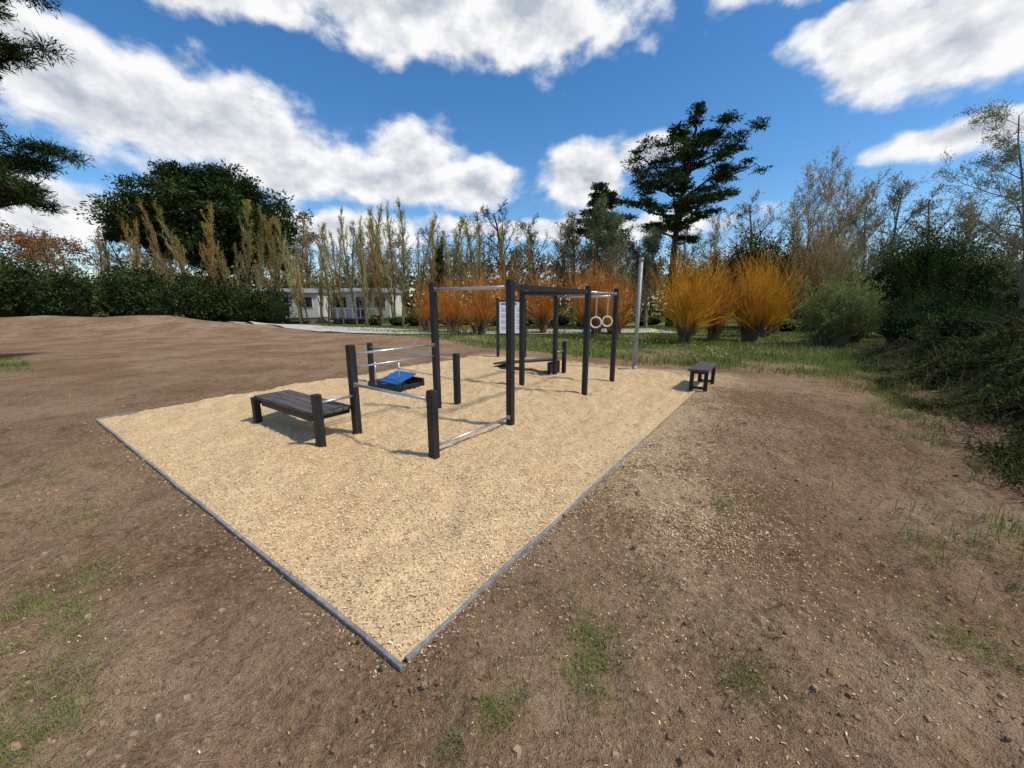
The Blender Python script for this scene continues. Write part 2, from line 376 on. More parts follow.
m_path=mat_plain('gravel_path_mat',(.46,.42,.36),(.60,.55,.48),.95,8,bump=.3)
pp=[(-70,44),(-40,37.5),(-26,33.6),(-18,30.0),(-12,27.0),(-7.5,24.9),(-3,23.8),(3,24.6),(12,26)]
pv=[];pf=[];wd=2.1;pts=[]
for i in range(len(pp)-1):
    for k in range(10):
        t=k/10; pts.append((pp[i][0]*(1-t)+pp[i+1][0]*t,pp[i][1]*(1-t)+pp[i+1][1]*t))
for i in range(len(pts)-1):
    a=Vector(pts[i]);b_=Vector(pts[i+1]);dd=(b_-a).normalized();nn=Vector((-dd.y,dd.x))
    for q in (-1,-.5,0,.5,1):
        c=a+nn*q*(wd+.2*mnoise.noise(Vector((a.x,a.y,q))))
        pv.append((c.x,c.y,float(gz(c.x,c.y))+.07-abs(q)*.01))
for i in range(len(pts)-2):
    for k in range(4): pf.append((i*5+k,i*5+k+1,i*5+k+6,i*5+k+5))
quads_obj('gravel_path',[(np.array(pv),np.array(pf),0)],[m_path],smooth=True)

# ------------------------------------------------------------------ hard objects
def empty(name,loc,rz=0):
    e=bpy.data.objects.new(name,None); e.location=loc; e.rotation_euler=(0,0,rz); e.empty_display_size=.2
    scene.collection.objects.link(e); return e
def link(name,bm,mat,parent,smooth=False):
    me=bpy.data.meshes.new(name); bm.to_mesh(me); bm.free(); me.materials.append(mat)
    if smooth:
        for p in me.polygons: p.use_smooth=True
    ob=bpy.data.objects.new(name,me); scene.collection.objects.link(ob)
    if parent: ob.parent=parent
    return ob
def box(name,parent,c,s,mat,bev=.006,rot=None):
    bm=bmesh.new(); bmesh.ops.create_cube(bm,size=1)
    bmesh.ops.scale(bm,vec=s,verts=bm.verts)
    if bev: bmesh.ops.bevel(bm,geom=bm.edges[:],offset=bev,segments=2,affect='EDGES',profile=.5)
    if rot: bmesh.ops.rotate(bm,matrix=Matrix.Rotation(rot[1],3,rot[0]),verts=bm.verts)
    bmesh.ops.translate(bm,vec=c,verts=bm.verts)
    return link(name,bm,mat,parent)
def bar(name,parent,p,q,r,mat,seg=14):
    p=Vector(p);q=Vector(q);d=q-p; bm=bmesh.new()
    bmesh.ops.create_cone(bm,cap_ends=True,segments=seg,radius1=r,radius2=r,depth=d.length)
    bmesh.ops.rotate(bm,matrix=d.to_track_quat('Z','Y').to_matrix(),verts=bm.verts)
    bmesh.ops.translate(bm,vec=(p+q)/2,verts=bm.verts)
    return link(name,bm,mat,parent,True)
m_post=mat_plain('black_timber',(.008,.008,.009),(.026,.024,.022),.55,14,stretch=(1,1,.15),bump=.25)
m_seat=mat_plain('weathered_board',(.055,.046,.040),(.14,.12,.10),.75,30,stretch=(1,.08,1),bump=.3)
m_galv=mat_plain('galvanised_steel',(.42,.44,.46),(.60,.61,.62),.38,25,metal=.8,bump=.05)
m_pole=mat_plain('dull_zinc_pole',(.24,.26,.25),(.34,.36,.35),.6,12,metal=.4,bump=.05)
m_bolt=mat_plain('bolt_steel',(.35,.35,.36),(.5,.5,.5),.4,metal=.9,bump=0)
m_brown=mat_plain('brown_board',(.06,.045,.037),(.12,.09,.075),.65,30,stretch=(.08,1,1),bump=.3)
m_blue=mat_plain('blue_rubber',(.008,.09,.30),(.015,.14,.42),.55,20,bump=.1)
m_ring=mat_plain('pale_ring',(.66,.60,.50),(.78,.74,.66),.5,bump=0)
m_strap=mat_plain('strap_webbing',(.45,.43,.40),(.6,.58,.55),.8,bump=0)

PW=.09
def post(par,o,s,t,h,name='post',w=PW):
    box(name,par,(s-o[0],t-o[1],h/2-.15),(w,w,h+.3),m_post,.008)
    box(name+'_cap',par,(s-o[0],t-o[1],h+.003),(w-.01,w-.01,.010),m_post,.003)
S1,S2_,S3,S4=1.83,3.28,5.72,7.15; T1,T2_=1.68,3.12
o=(4.5,2.4); rig=empty('calisthenics_rig',W(*o),ANG)
HT=2.03
for i,(s,t,h) in enumerate([(S2_,T1,HT-.01),(S2_,T2_,HT),(S3,T1,HT),(S3,T2_,HT),(S4,T1,HT),(S4,T2_,HT),(S1,T1,.80),(S1,T2_,1.2),(3.74,T2_,.90)]):
    post(rig,o,s,t,h,'post_%d'%(i+1))
def rb(name,a,b_,r=.018,m=m_galv):
    bar(name,rig,(a[0]-o[0],a[1]-o[1],a[2]),(b_[0]-o[0],b_[1]-o[1],b_[2]),r,m)
e=PW/2+.002
rb('pull_up_bar',(S2_,T1+e,1.93),(S2_,T2_-e,1.93),.021)
rb('ring_bar',(S3+e,T1,1.93),(S4-e,T1,1.93),.021)
rb('far_pull_up_bar',(S4,T1+e,1.88),(S4,T2_-e,1.88),.021)
rb('low_foot_bar',(S1+e,T1,.17),(S2_-e,T1,.17),.016)
rb('push_up_bar',(S1,T1+e,.70),(S1,T2_-e,.70),.018)
rb('dip_bar',(S1+e,T2_,1.09),(S2_-e,T2_,1.09),.018)
rb('dip_bar_inner',(S1+e,T2_-.0,.92),(S2_-e,T2_-.0,.92),.012)
def beam(name,s0,t0,s1,t1,z,hh=.075,w=.06):
    box(name,rig,((s0+s1)/2-o[0],(t0+t1)/2-o[1],z),(abs(s1-s0) if s1!=s0 else w,abs(t1-t0) if t1!=t0 else w,hh),m_post,.006)
beam('top_beam',S2_+e,T1,S3-e,T1,1.935)
beam('top_beam_rear',S3+e,T2_,S4-e,T2_,1.935)
beam('cross_beam',S3,T1+e,S3,T2_-e,1.935)
for i,(s,t,z,ax) in enumerate([(S2_,T1,1.93,'t'),(S2_,T2_,1.93,'-t'),(S4,T1,1.88,'t'),(S4,T2_,1.88,'-t'),(S1,T1,.70,'t'),(S1,T2_,.70,'-t'),(S1,T2_,1.09,'s'),(S2_,T2_,1.09,'-s'),(S3,T1,1.93,'s'),(S4,T1,1.93,'-s'),(S1,T1,.17,'s'),(S2_,T1,.17,'-s')]):
    sg=-1 if '-' in ax else 1; k=PW/2+.003
    c=(s-o[0]+(sg*k if 's' in ax else 0),t-o[1]+(sg*k if 't' in ax else 0),z)
    box('flange_%d'%i,rig,c,(.006 if 's' in ax else .06,.006 if 't' in ax else .06,.06),m_bolt,.001)
for i,ds in enumerate((.40,.98)):
    s=S3+ds-o[0]; t=T1-o[1]
    box('ring_strap_%d'%i,rig,(s,t,1.69),(.006,.026,.46),m_strap,.001)
    bm=bmesh.new(); bmR=.10; nU,nV=28,10; vs=[]
    fa=R(-62+10*i); ux,uy=math.cos(fa),math.sin(fa)
    for a in range(nU):
        A=2*math.pi*a/nU; rowv=[]
        for k in range(nV):
            B=2*math.pi*k/nV; rr=bmR+.015*math.cos(B); th_=.015*math.sin(B)
            rowv.append(bm.verts.new((s+rr*math.cos(A)*ux-uy*th_,t+rr*math.cos(A)*uy+ux*th_,1.37+rr*math.sin(A))))
        vs.append(rowv)
    for a in range(nU):
        for k in range(nV): bm.faces.new((vs[a][k],vs[(a+1)%nU][k],vs[(a+1)%nU][(k+1)%nV],vs[a][(k+1)%nV]))
    bmesh.ops.recalc_face_normals(bm,faces=bm.faces[:])
    link('gym_ring_%d'%i,bm,m_ring,rig,True)
    box('ring_clamp_%d'%i,rig,(s,t,1.93),(.05,.055,.055),m_bolt,.006)

o2=(1.56,3.95); b1=empty('exercise_bench',W(*o2),ANG)
def bpost(s,t,h,n): 
    box(n,b1,(s-o2[0],t-o2[1],h/2-.1),(PW,PW,h+.2),m_post,.008)
bpost(1.30,3.05,.68,'front_post'); bpost(1.32,4.80,.40,'leg_1'); bpost(1.80,4.80,.40,'leg_2')
for k in range(4):
    box('seat_board_%d'%k,b1,(1.375+k*.125-o2[0],3.99-o2[1],.40),(.119,1.66,.045),m_seat,.006)
for k,t in enumerate((3.25,4.72)):
    box('seat_bearer_%d'%k,b1,(1.56-o2[0],t-o2[1],.345),(.50,.07,.06),m_post,.005)
box('side_rail',b1,(1.345-o2[0],3.95-o2[1],.335),(.04,1.35,.07),m_post,.005)
bar('foot_roller',b1,(1.30-o2[0],3.10-o2[1],.56),(1.80-o2[0],3.10-o2[1],.56),.016,m_galv)

o3=(4.1,5.20); b2=empty('step_platform',W(*o3),ANG)
box('frame_front',b2,(-.28,0,.06),(.06,1.05,.12),m_post,.006)
box('frame_back',b2,(.28,0,.11),(.06,1.05,.22),m_post,.006)
box('frame_side_1',b2,(0,-.49,.07),(.49,.06,.14),m_post,.006)
box('frame_side_2',b2,(0,.49,.07),(.49,.06,.14),m_post,.006)
box('blue_mat',b2,(0,-.04,.22),(.54,.60,.04),m_blue,.01,('Y',R(-16)))
for i,(a,b_) in enumerate(((-.22,.15),(.05,-.25))):
    bar('handle_%d'%i,b2,(a-.15,b_,.1),(a-.15,b_,.58),.012,m_galv)
o4=(4.0,4.7); b3=empty('parallel_dip_rail',W(*o4),ANG)
box('post_far',b3,(.13,1.36,.3),(PW,PW,1.18),m_post,.008)
bar('rail',b3,(-.22,-1.53,.80),(.11,1.32,.80),.018,m_galv)
bar('rail_low',b3,(-.22,-1.53,.45),(.11,1.32,.45),.012,m_galv)

o5=(7.42,4.0); b4=empty('inclined_sit_up_bench',W(*o5),ANG)
box('foot_post',b4,(7.70-o5[0],3.16-o5[1],.30),(PW,PW,1.02),m_post,.008)
ang=math.atan2(.26,1.9)
for k in range(4):
    box('board_%d'%k,b4,(-.19+k*.125,.10,.27),(.119,1.85,.05),m_seat,.006,('X',-ang))
box('bearer',b4,(0,-.70,.17),(.5,.08,.30),m_post,.006); box('bearer_low',b4,(0,.95,.03),(.5,.08,.12),m_post,.006)
bar('foot_bar',b4,(-.27,3.16-4.0,.58),(.28,3.16-4.0,.58),.016,m_galv)

o6=(7.88,-.02); b5=empty('park_bench',W(*o6),ANG)
for k in range(3):
    box('seat_board_%d'%k,b5,(0,-.125+k*.125,.435),(1.25,.117,.045),m_brown,.006)
for i,s in enumerate((-.46,.46)):
    for j,t in enumerate((-.13,.13)):
        box('leg_%d%d'%(i,j),b5,(s,t,.19),(.07,.07,.44),m_post,.006)
    box('leg_crossbar_%d'%i,b5,(s,0,.375),(.065,.19,.05),m_post,.004)
    box('leg_foot_%d'%i,b5,(s,0,.06),(.05,.19,.05),m_post,.004)

ib=empty('information_board',(-.02,12.55,0),R(6))
m_white=mat_plain('board_white',(.74,.75,.76),(.80,.81,.82),.35,3,bump=0)
m_ink=mat_plain('board_print',(.10,.11,.12),(.16,.17,.18),.6,bump=0)
m_grey=mat_plain('board_grey',(.50,.52,.54),(.58,.6,.62),.6,bump=0)
for i,x in enumerate((-.44,.44)): box('post_%d'%i,ib,(x,0,.88),(.09,.09,2.08),m_post,.008)
box('panel',ib,(0,0,1.30),(.78,.03,1.0),m_white,.004)
box('frame_top',ib,(0,0,1.83),(.78,.05,.05),m_post,.004); box('frame_bottom',ib,(0,0,.77),(.78,.05,.05),m_post,.004)
box('title_strip',ib,(-.08,-.0175,1.73),(.5,.003,.06),m_ink,0)
for r_ in range(4):
    for c_ in range(3):
        box('pictogram_%d%d'%(r_,c_),ib,(-.25+c_*.25,-.0175,1.58-r_*.19),(.15,.003,.09),m_grey,0)
        box('caption_%d%d'%(r_,c_),ib,(-.25+c_*.25,-.0175,1.51-r_*.19),(.15,.003,.012),m_ink,0)
mp=empty('metal_pole',(3.26,10.14,0))
bar('shaft',mp,(0,0,-.3),(0,0,2.80),.052,m_pole,20)
bar('collar',mp,(0,0,2.78),(0,0,2.86),.062,m_pole,20)
bar('base_sleeve',mp,(0,0,-.1),(0,0,.12),.07,m_pole,20)
box('door_plate',mp,(0,-.052,.62),(.07,.012,.22),m_bolt,.004)

m_edge=mat_plain('edging_mat',(.17,.16,.15),(.31,.295,.27),.85,18,stretch=(1,1,1),bump=.4)
def edging(name,pts,parent):
    V=[];F=[]
    for i,(s,t) in enumerate(pts):
        a=pts[max(0,i-1)];b_=pts[min(len(pts)-1,i+1)]
        dd=Vector((b_[0]-a[0],b_[1]-a[1])).normalized(); nn=Vector((-dd.y,dd.x))*.012
        wob=.014*mnoise.noise(Vector((s*1.1,t*1.1,3)))
        top=.024+.018*mnoise.noise(Vector((s*1.5,t*1.5,9)))-(.055*max(0,(s-3.2))/1.8 if t<.1 else 0)
        for sg,z in ((-1,-.1),(-1,top-.004),(-.7,top),(.7,top),(1,top-.004),(1,-.1)):
            w=W(s+nn.x*sg+wob,t+nn.y*sg+wob,z); V.append((w[0],w[1],z))
    for i in range(len(pts)-1):
        for k in range(5): F.append((i*6+k,(i+1)*6+k,(i+1)*6+k+1,i*6+k+1))
    F.append((0,1,4,5));F.append((1,2,3,4)); e_=(len(pts)-1)*6; F.append((e_+5,e_+4,e_+1,e_))
    ob=quads_obj(name,[(np.array(V),np.array(F),0)],[m_edge]); ob.parent=parent
be=empty('bed_edging',(0,0,0))
edging('edge_left',[(-.010,k*.1-.03) for k in range(71)],be)
edging('edge_right',[(.03+k*.1,-.010) for k in range(52)],be)
edging('edge_back',[(k*.1,BT+.012) for k in range(90)],be)

# ------------------------------------------------------------------ vegetation generators
def grow_tree(seed,height,r0,P):
    g=random.Random(seed); thick=[];thin=[];tips=[]
    def rv(): return Vector((g.gauss(0,1),g.gauss(0,1),g.gauss(0,1)))
    mx=P['max']
    def br(p,d,L,r,l):
        n=P['n'][l]; st=L/n; az=g.random()*6.28
        for i in range(n):
            d=(d+rv()*P['wob'][l]+Vector((0,0,P['up'][l]))).normalized()
            q=p+d*st
            ra=r*(1-i/n*.8); rb_=r*(1-(i+1)/n*.8)
            (thick if ra>.03 else thin).append((*p,*q,max(ra,P['rmin']),max(rb_,P['rmin'])))
            fr=(i+1)/n
            if l<mx and fr>=P['start'][l]:
                k=P['kids'][l]; k=int(k)+(g.random()<k-int(k))
                for _ in range(k):
                    az+=2.4+g.gauss(0,.4)
                    t=d.orthogonal().normalized(); t=Matrix.Rotation(az,3,d)@t
                    a=P['ang'][l]*g.uniform(.75,1.25)
                    nd=(d*math.cos(a)+t*math.sin(a)).normalized()
                    sh=P['shape'](fr) if l==0 else (1-.55*fr)
                    br(p.lerp(q,g.random()),nd,L*P['lr'][l]*sh*g.uniform(.7,1.25),rb_*.62,l+1)
            if l>=mx-1: tips.append(tuple(p.lerp(q,g.random())))
            p=q
    br(Vector((0,0,-.1)),Vector((0,0,1)),height,r0,0)
    return thick,thin,np.array(tips)
def tree_mesh(name,seed,height,r0,P,mats,leafn=0,ls=.1,lw=.06,spread=.15,loc=(0,0,0)):
    th,tn,tips=grow_tree(seed,height,r0,P)
    parts=[]
    zt=np.percentile(np.array([q[5] for q in th+tn]),99.5); k=height/zt
    for sgs,sd,mi in ((th,6,len(mats)-1 if len(mats)>2 else 0),(tn,3,0)):
        if sgs: v,f=tubes(sgs,sd); parts.append((v*k,f,mi))
    if leafn:
        g=np.random.default_rng(seed)
        c=tips[g.integers(0,len(tips),leafn)]*k+g.normal(0,spread,(leafn,3))
        v,f=leaves(c,ls,lw,g); parts.append((v,f,1))
    return quads_obj(name,parts,mats,loc)
bark_grey=mat_leaf('bark_grey',[(.15,.13,.095),(.27,.235,.18)],trans=0,clump=1.5,clump_dark=.75)
bark_brown=mat_leaf('bark_brown',[(.17,.12,.07),(.28,.205,.12)],trans=0,clump=1.5,clump_dark=.75)
bark_pale=mat_leaf('bark_pale',[(.30,.24,.12),(.44,.37,.20)],trans=0,clump=1.5,clump_dark=.8)
bark_dark=mat_leaf('bark_dark',[(.045,.036,.026),(.09,.07,.05)],trans=0,clump=1.5,clump_dark=.7)
bark_tan=mat_leaf('bark_tan',[(.30,.19,.085),(.42,.28,.13)],trans=0,clump=1.5,clump_dark=.8)
bark_stem=mat_leaf('bark_stem',[(.12,.095,.06),(.20,.16,.10)],trans=0,clump=1.5,clump_dark=.7)
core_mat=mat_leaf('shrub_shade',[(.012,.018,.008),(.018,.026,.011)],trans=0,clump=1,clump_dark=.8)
leaf_yg=mat_leaf('leaf_poplar',[(.25,.24,.03),(.37,.33,.05),(.46,.39,.10)],trans=.3,clump=.5,clump_dark=.7)
leaf_gold=mat_leaf('leaf_gold',[(.38,.23,.04),(.46,.31,.07),(.36,.29,.05)],trans=.3,clump=.5,clump_dark=.7)
leaf_olive=mat_leaf('leaf_olive',[(.15,.20,.045),(.24,.29,.085),(.32,.34,.13)],trans=.3,clump=.7,clump_dark=.7)
leaf_grey=mat_leaf('leaf_greygreen',[(.14,.17,.07),(.22,.25,.12),(.28,.29,.16)],trans=.3,clump=.7,clump_dark=.7)
leaf_fresh=mat_leaf('leaf_fresh',[(.20,.24,.07),(.31,.33,.13),(.38,.32,.16)],trans=.3,clump=.7,clump_dark=.8)
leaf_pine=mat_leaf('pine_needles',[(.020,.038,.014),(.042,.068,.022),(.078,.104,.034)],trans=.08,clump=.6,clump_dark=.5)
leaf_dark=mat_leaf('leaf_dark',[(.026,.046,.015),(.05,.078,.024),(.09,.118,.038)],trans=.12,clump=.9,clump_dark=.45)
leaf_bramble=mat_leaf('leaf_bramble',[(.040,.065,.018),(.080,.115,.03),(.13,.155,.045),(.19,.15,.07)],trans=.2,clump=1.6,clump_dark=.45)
leaf_red=mat_leaf('leaf_rust',[(.22,.085,.035),(.36,.14,.05),(.28,.16,.06)],trans=.2,clump=.6,clump_dark=.7)

P_bare=dict(max=4,n=[9,6,5,4,3],kids=[2,1.6,1.5,1.3],start=[.3,.3,.25,.2],ang=[.75,.65,.6,.6],lr=[.42,.55,.6,.6],wob=[.05,.12,.14,.16,.2],up=[.02,.06,.05,.03,.02],rmin=.011,shape=lambda f:1.15-.75*f)
P_pop=dict(max=3,n=[14,6,4,2],kids=[2.6,1.1,.6],start=[.18,.15,.2],ang=[.36,.34,.4],lr=[.22,.42,.5],wob=[.035,.07,.08,.1],up=[.02,.15,.10,.05],rmin=.010,shape=lambda f:.6+.9*f*(1-f)*2-.35*f)
P_vase=dict(max=4,n=[5,6,5,4,3],kids=[3,1.5,1.4,1.3],start=[.2,.25,.2,.2],ang=[.42,.36,.40,.45],lr=[.7,.5,.5,.6],wob=[.06,.08,.1,.14,.18],up=[.02,.07,.06,.04,.02],rmin=.013,shape=lambda f:1.0)

pv_=[]
for i in range(4):
    pv_.append(tree_mesh('poplar_tree',100+i,9,.10,P_pop,[bark_pale,leaf_yg,bark_stem],1700+450*i,.075,.04,.07,(-100,-100,0)))
for i in range(4):
    pv_.append(tree_mesh('poplar_tree',110+i,9,.10,P_pop,[bark_tan,leaf_gold,bark_stem],900+450*i,.075,.04,.07,(-100,-100,0)))
g=random.Random(3)
def pop(x,y,h,kind,wsc=1):
    src=g.choice(pv_[:4] if kind=='y' else pv_[4:])
    k=h/9; inst('poplar_tree',src,(x,y,float(H(x,y))),g.random()*6.28,(k*wsc*1.05,k*wsc*1.05,k))
line=[(-35,34,8.3,'g'),(-33,35,9.3,'g'),(-31.5,33,8,'g'),(-29.5,34,10.0,'g'),(-27.6,34,7.5,'g'),(-26,33,9.2,'g'),(-24.3,34,8.2,'g'),(-22.6,33,9.0,'y'),(-21,34,8.0,'g'),
 (-19.3,33,9.2,'y'),(-17.6,32,9.5,'y'),(-15.6,31.5,9.1,'y'),(-14.2,31,8.1,'y'),(-12.6,31,9.5,'y'),(-11.2,30.5,8.9,'y'),(-9.9,30,8.4,'g'),(-8.6,29.5,8.8,'y'),(-7.4,29.2,8.6,'y'),(-6.0,29.5,8.2,'g'),(-4.6,30,7.0,'y'),(-2.9,30,8.2,'y'),(-1.2,31,7.2,'y'),(1.6,32,8.0,'y'),(3.4,31,6.6,'g'),
 (-30.5,35,9.4,'g'),(-28.5,36,9.6,'y'),(-24.9,36,9,'y'),(-20,37,9.0,'y'),(-18.4,35,8.2,'g'),(-16.2,35,8.6,'y'),(-14.9,34,8.8,'g'),(-13,33,7.7,'y'),(-10.6,33,8.9,'y'),(-5.2,33,8.4,'y'),(-3.6,33,7.4,'g'),
 (-24,38,9.6,'y'),(-16.8,37,10.2,'y'),(-13.4,36,9.8,'g'),(-10.2,35.5,9.8,'y'),(-7,35,9.4,'g'),(-4,36,9.2,'y'),(-.5,37,8.8,'g'),(-36.5,36,8.6,'g'),(-23.4,31.5,5.5,'g'),(-20.3,31,5.2,'y'),(-34,36,7.6,'y'),(-22,36.5,8.3,'g'),(-19,36.5,8.8,'y'),(-12,35,8.4,'g'),(-8.3,34,8.6,'g'),(-2,34,8.0,'y'),(.6,34.5,7.6,'g'),(-32.4,37,8.9,'y'),(-26.8,37,8.4,'y')]
for x,y,h,k in line: pop(x+g.uniform(-.5,.5),y+g.uniform(-.8,.8),h*g.uniform(.85,1.1),k,g.uniform(.75,1.2))
for q in pv_: bpy.data.objects.remove(q)

sb=[tree_mesh('bare_tree',200+i,12,.24,P_bare,[bark_grey,leaf_grey],2500,.12,.07,.2,(0,-200,0)) for i in range(2)]
sbb=[tree_mesh('bare_tree',210+i,12,.24,P_bare,[bark_brown,leaf_gold],2500,.12,.07,.2,(0,-200,0)) for i in range(1)]
sdk=tree_mesh('bare_tree',220,12,.30,P_bare,[bark_dark,leaf_grey],0,.1,.1,.1,(0,-200,0))
spo=[tree_mesh('bare_tree',230+i,12,.20,P_vase,[bark_tan,leaf_gold],2600,.12,.07,.25,(0,-200,0)) for i in range(2)]
def bt(src,x,y,h,w=1): inst('bare_tree',src,(x,y,0),g.random()*6.28,(h/12*w,h/12*w,h/12))
bt(sdk,-.6,38,11.4,1.1); bt(sdk,2.2,40,10.6); bt(sbb[0],4.5,36,9.6); bt(sb[0],-4,42,10.6,1); bt(sb[1],6,38,10.2,1.1)
bt(sb[0],-12,44,10.2); bt(sb[1],-18,45,10.6); bt(sbb[0],-22,43,10); bt(sdk,-7,41,9.8)
bt(spo[0],26.5,37,14.4,1.0); bt(spo[1],30.5,38,13.8,1); bt(sbb[0],23.0,38,12.0,1); bt(sb[1],34.5,37,12.8,.9); bt(sbb[0],37.5,36,12,1); bt(spo[1],21,42,12); bt(sb[0],17.5,40,10.8)
bt(sb[1],29,33,9.5,1.1); bt(sb[0],41,38,11); bt(sbb[0],45,40,12); bt(sb[0],-38,40,8.8); bt(sbb[0],-44,38,8.4); bt(spo[0],24.5,33,10.5,.9); bt(spo[1],28.5,36,13,.9); bt(spo[0],33,40,14,1)
for q in sb+sbb+[sdk]+spo: bpy.data.objects.remove(q)

g2=np.random.default_rng(5); parts=[]
th,tn,tips=grow_tree(300,11,.2,dict(P_bare,max=3,n=[8,5,4,3],rmin=.03))
vb,fb=tubes(th+tn,3)
for i in range(95):
    x=-95+i*2.05+g2.uniform(-1,1); y=g2.uniform(50,66); k=g2.uniform(.65,1.0); a=g2.uniform(0,6.28)
    R2=np.array([[math.cos(a),-math.sin(a),0],[math.sin(a),math.cos(a),0],[0,0,1]])
    parts.append((vb@R2.T*k+np.array([x,y,0]),fb,0))
    c=tips[g2.integers(0,len(tips),300)]@R2.T*k+np.array([x,y,0])+g2.normal(0,.4,(300,3))
    v,f=leaves(c,.32,.2,g2); parts.append((v,f,int(g2.integers(0,4)>2)+1))
K=36000
c=np.stack([g2.uniform(-100,105,K),g2.uniform(46,60,K),np.zeros(K)],1); c[:,2]=g2.uniform(0,1,K)**.8*(3.9+3.4*(vnoise(c[:,0],c[:,1],.12,77)+.5))
v,f=leaves(c,.6,.42,g2); parts.append((v,f,2))
leaf_far=mat_leaf('leaf_far',[(.07,.08,.038),(.11,.12,.055),(.15,.14,.075)],trans=.1,clump=.18,clump_dark=.5)
leaf_far2=mat_leaf('leaf_far_brown',[(.19,.14,.075),(.26,.21,.11)],trans=.1,clump=.2,clump_dark=.6)
quads_obj('distant_woodland',parts,[bark_brown,leaf_far2,leaf_far])

m_will=mat_leaf('willow_gold_shoots',[(.56,.20,.02),(.72,.32,.03),(.76,.42,.045),(.50,.27,.05)],trans=0,clump=1.2,clump_dark=.75)
m_will2=mat_leaf('willow_gold_buds',[(.66,.33,.04),(.72,.44,.06),(.52,.42,.08)],trans=.3,clump=1.2,clump_dark=.75)
m_wr=mat_leaf('willow_orange_shoots',[(.52,.14,.025),(.66,.22,.035),(.66,.30,.06),(.42,.20,.06)],trans=0,clump=1.2,clump_dark=.75)
m_wr2=mat_leaf('willow_orange_buds',[(.60,.23,.04),(.64,.31,.06),(.50,.34,.10)],trans=.3,clump=1.2,clump_dark=.75)
def willow(name,x,y,h,sp,seed,n=420,mats=None,leafn=1500,bars=(.009,.004),ls=(.06,.025)):
    g=random.Random(seed); base=[];segs=[];tip=[]; tk=[]
    stools=[(g.uniform(-.3,.3)*sp,g.uniform(-.3,.3)*sp) for _ in range(5)]
    hs_=[g.uniform(.72,1.08) for _ in range(5)]
    for sx_,sy_ in stools: tk.append((sx_*.6,sy_*.6,-.1,sx_,sy_,h*g.uniform(.12,.26),.13,.10))
    for k in range(n):
        sx_,sy_=stools[k%5]; a=g.random()*6.28
        p=Vector((sx_+math.cos(a)*.12,sy_+math.sin(a)*.12,h*g.uniform(.08,.24)))
        th_=abs(g.gauss(0,.42))+.03; th_=min(th_,1.15)
        tgt=math.atan2(sp,h*.8); th_*=tgt/.42
        d=Vector((math.sin(th_)*math.cos(a),math.sin(th_)*math.sin(a),math.cos(th_)))
        L=h*hs_[k%5]*g.uniform(.40,.84)*(1.02-.25*th_); ns=6
        bend=Vector((g.gauss(0,.045),g.gauss(0,.045),g.uniform(-.02,.08)))
        for i in range(ns):
            d=(d+bend+Vector((g.gauss(0,.045),g.gauss(0,.045),0))).normalized()
            q=p+d*L/ns; r=bars[0]*(1-i/ns*.6)
            (base if i<1 else segs).append((*p,*q,r,r*.85))
            if i>=1 and g.random()<.8:
                d2=(d+Vector((g.gauss(0,.42),g.gauss(0,.42),.15))).normalized(); q2=q+d2*L*g.uniform(.10,.28)
                segs.append((*q,*q2,bars[1]+.002,bars[1])); tip.append(tuple(q.lerp(q2,g.random())))
            if i>1: tip.append(tuple(q))
            p=q
    v,f=tubes(segs,3); vb_,fb_=tubes(base,3); v2,f2=tubes(tk,7); parts=[(v,f,0),(vb_,fb_,2),(v2,f2,2)]
    if leafn:
        gg=np.random.default_rng(seed); tip=np.array(tip); c=tip[gg.integers(0,len(tip),leafn)]+gg.normal(0,.06,(leafn,3))
        v3,f3=leaves(c,ls[0],ls[1],gg); parts.append((v3,f3,1))
    return quads_obj(name,parts,(mats or [m_will,m_will2])+[bark_stem],(x,y,float(H(x,y))))
wl=[(7.5,16.9,3.9,1.6,480),(9.5,18.6,3.7,1.2,280),(11.3,18.6,4.1,1.6,420),(13.4,20.5,3.6,1.2,240),(4.3,20.5,4.1,1.8,420),(6.0,22.5,3.9,1.5,260),(2.0,23,3.9,1.5,260),(-.4,24.5,3.8,1.4,230),(-1.9,22,3.7,1.6,300),(-3.6,23.5,3.6,1.3,230),(15.5,23,3.2,1.2,200),(-5.4,25,3.3,1.2,180),(5.2,18.7,2.6,1.0,160)]
for i,(x,y,h,sp,n_) in enumerate(wl): willow('willow_shrub',x,y,h,sp,400+i,n_,leafn=int(n_*3.5),mats=[m_wr,m_wr2] if (x<6.5 or i%4==1) else None)
willow('olive_green_shrub',12.9,15.6,3.0,1.5,450,200,[bark_pale,leaf_olive],19000,(.009,.004),(.075,.038))
willow('olive_green_shrub',15.2,17.4,2.5,1.2,451,140,[bark_pale,leaf_olive],10000,(.009,.004),(.075,.038))
willow('pale_twiggy_shrub',19.6,26,6.4,2.2,452,260,[bark_tan,leaf_fresh],1500,(.017,.008))
willow('pale_twiggy_shrub',22.5,27.5,6.6,2.0,453,220,[bark_pale,leaf_fresh],1200,(.017,.008))

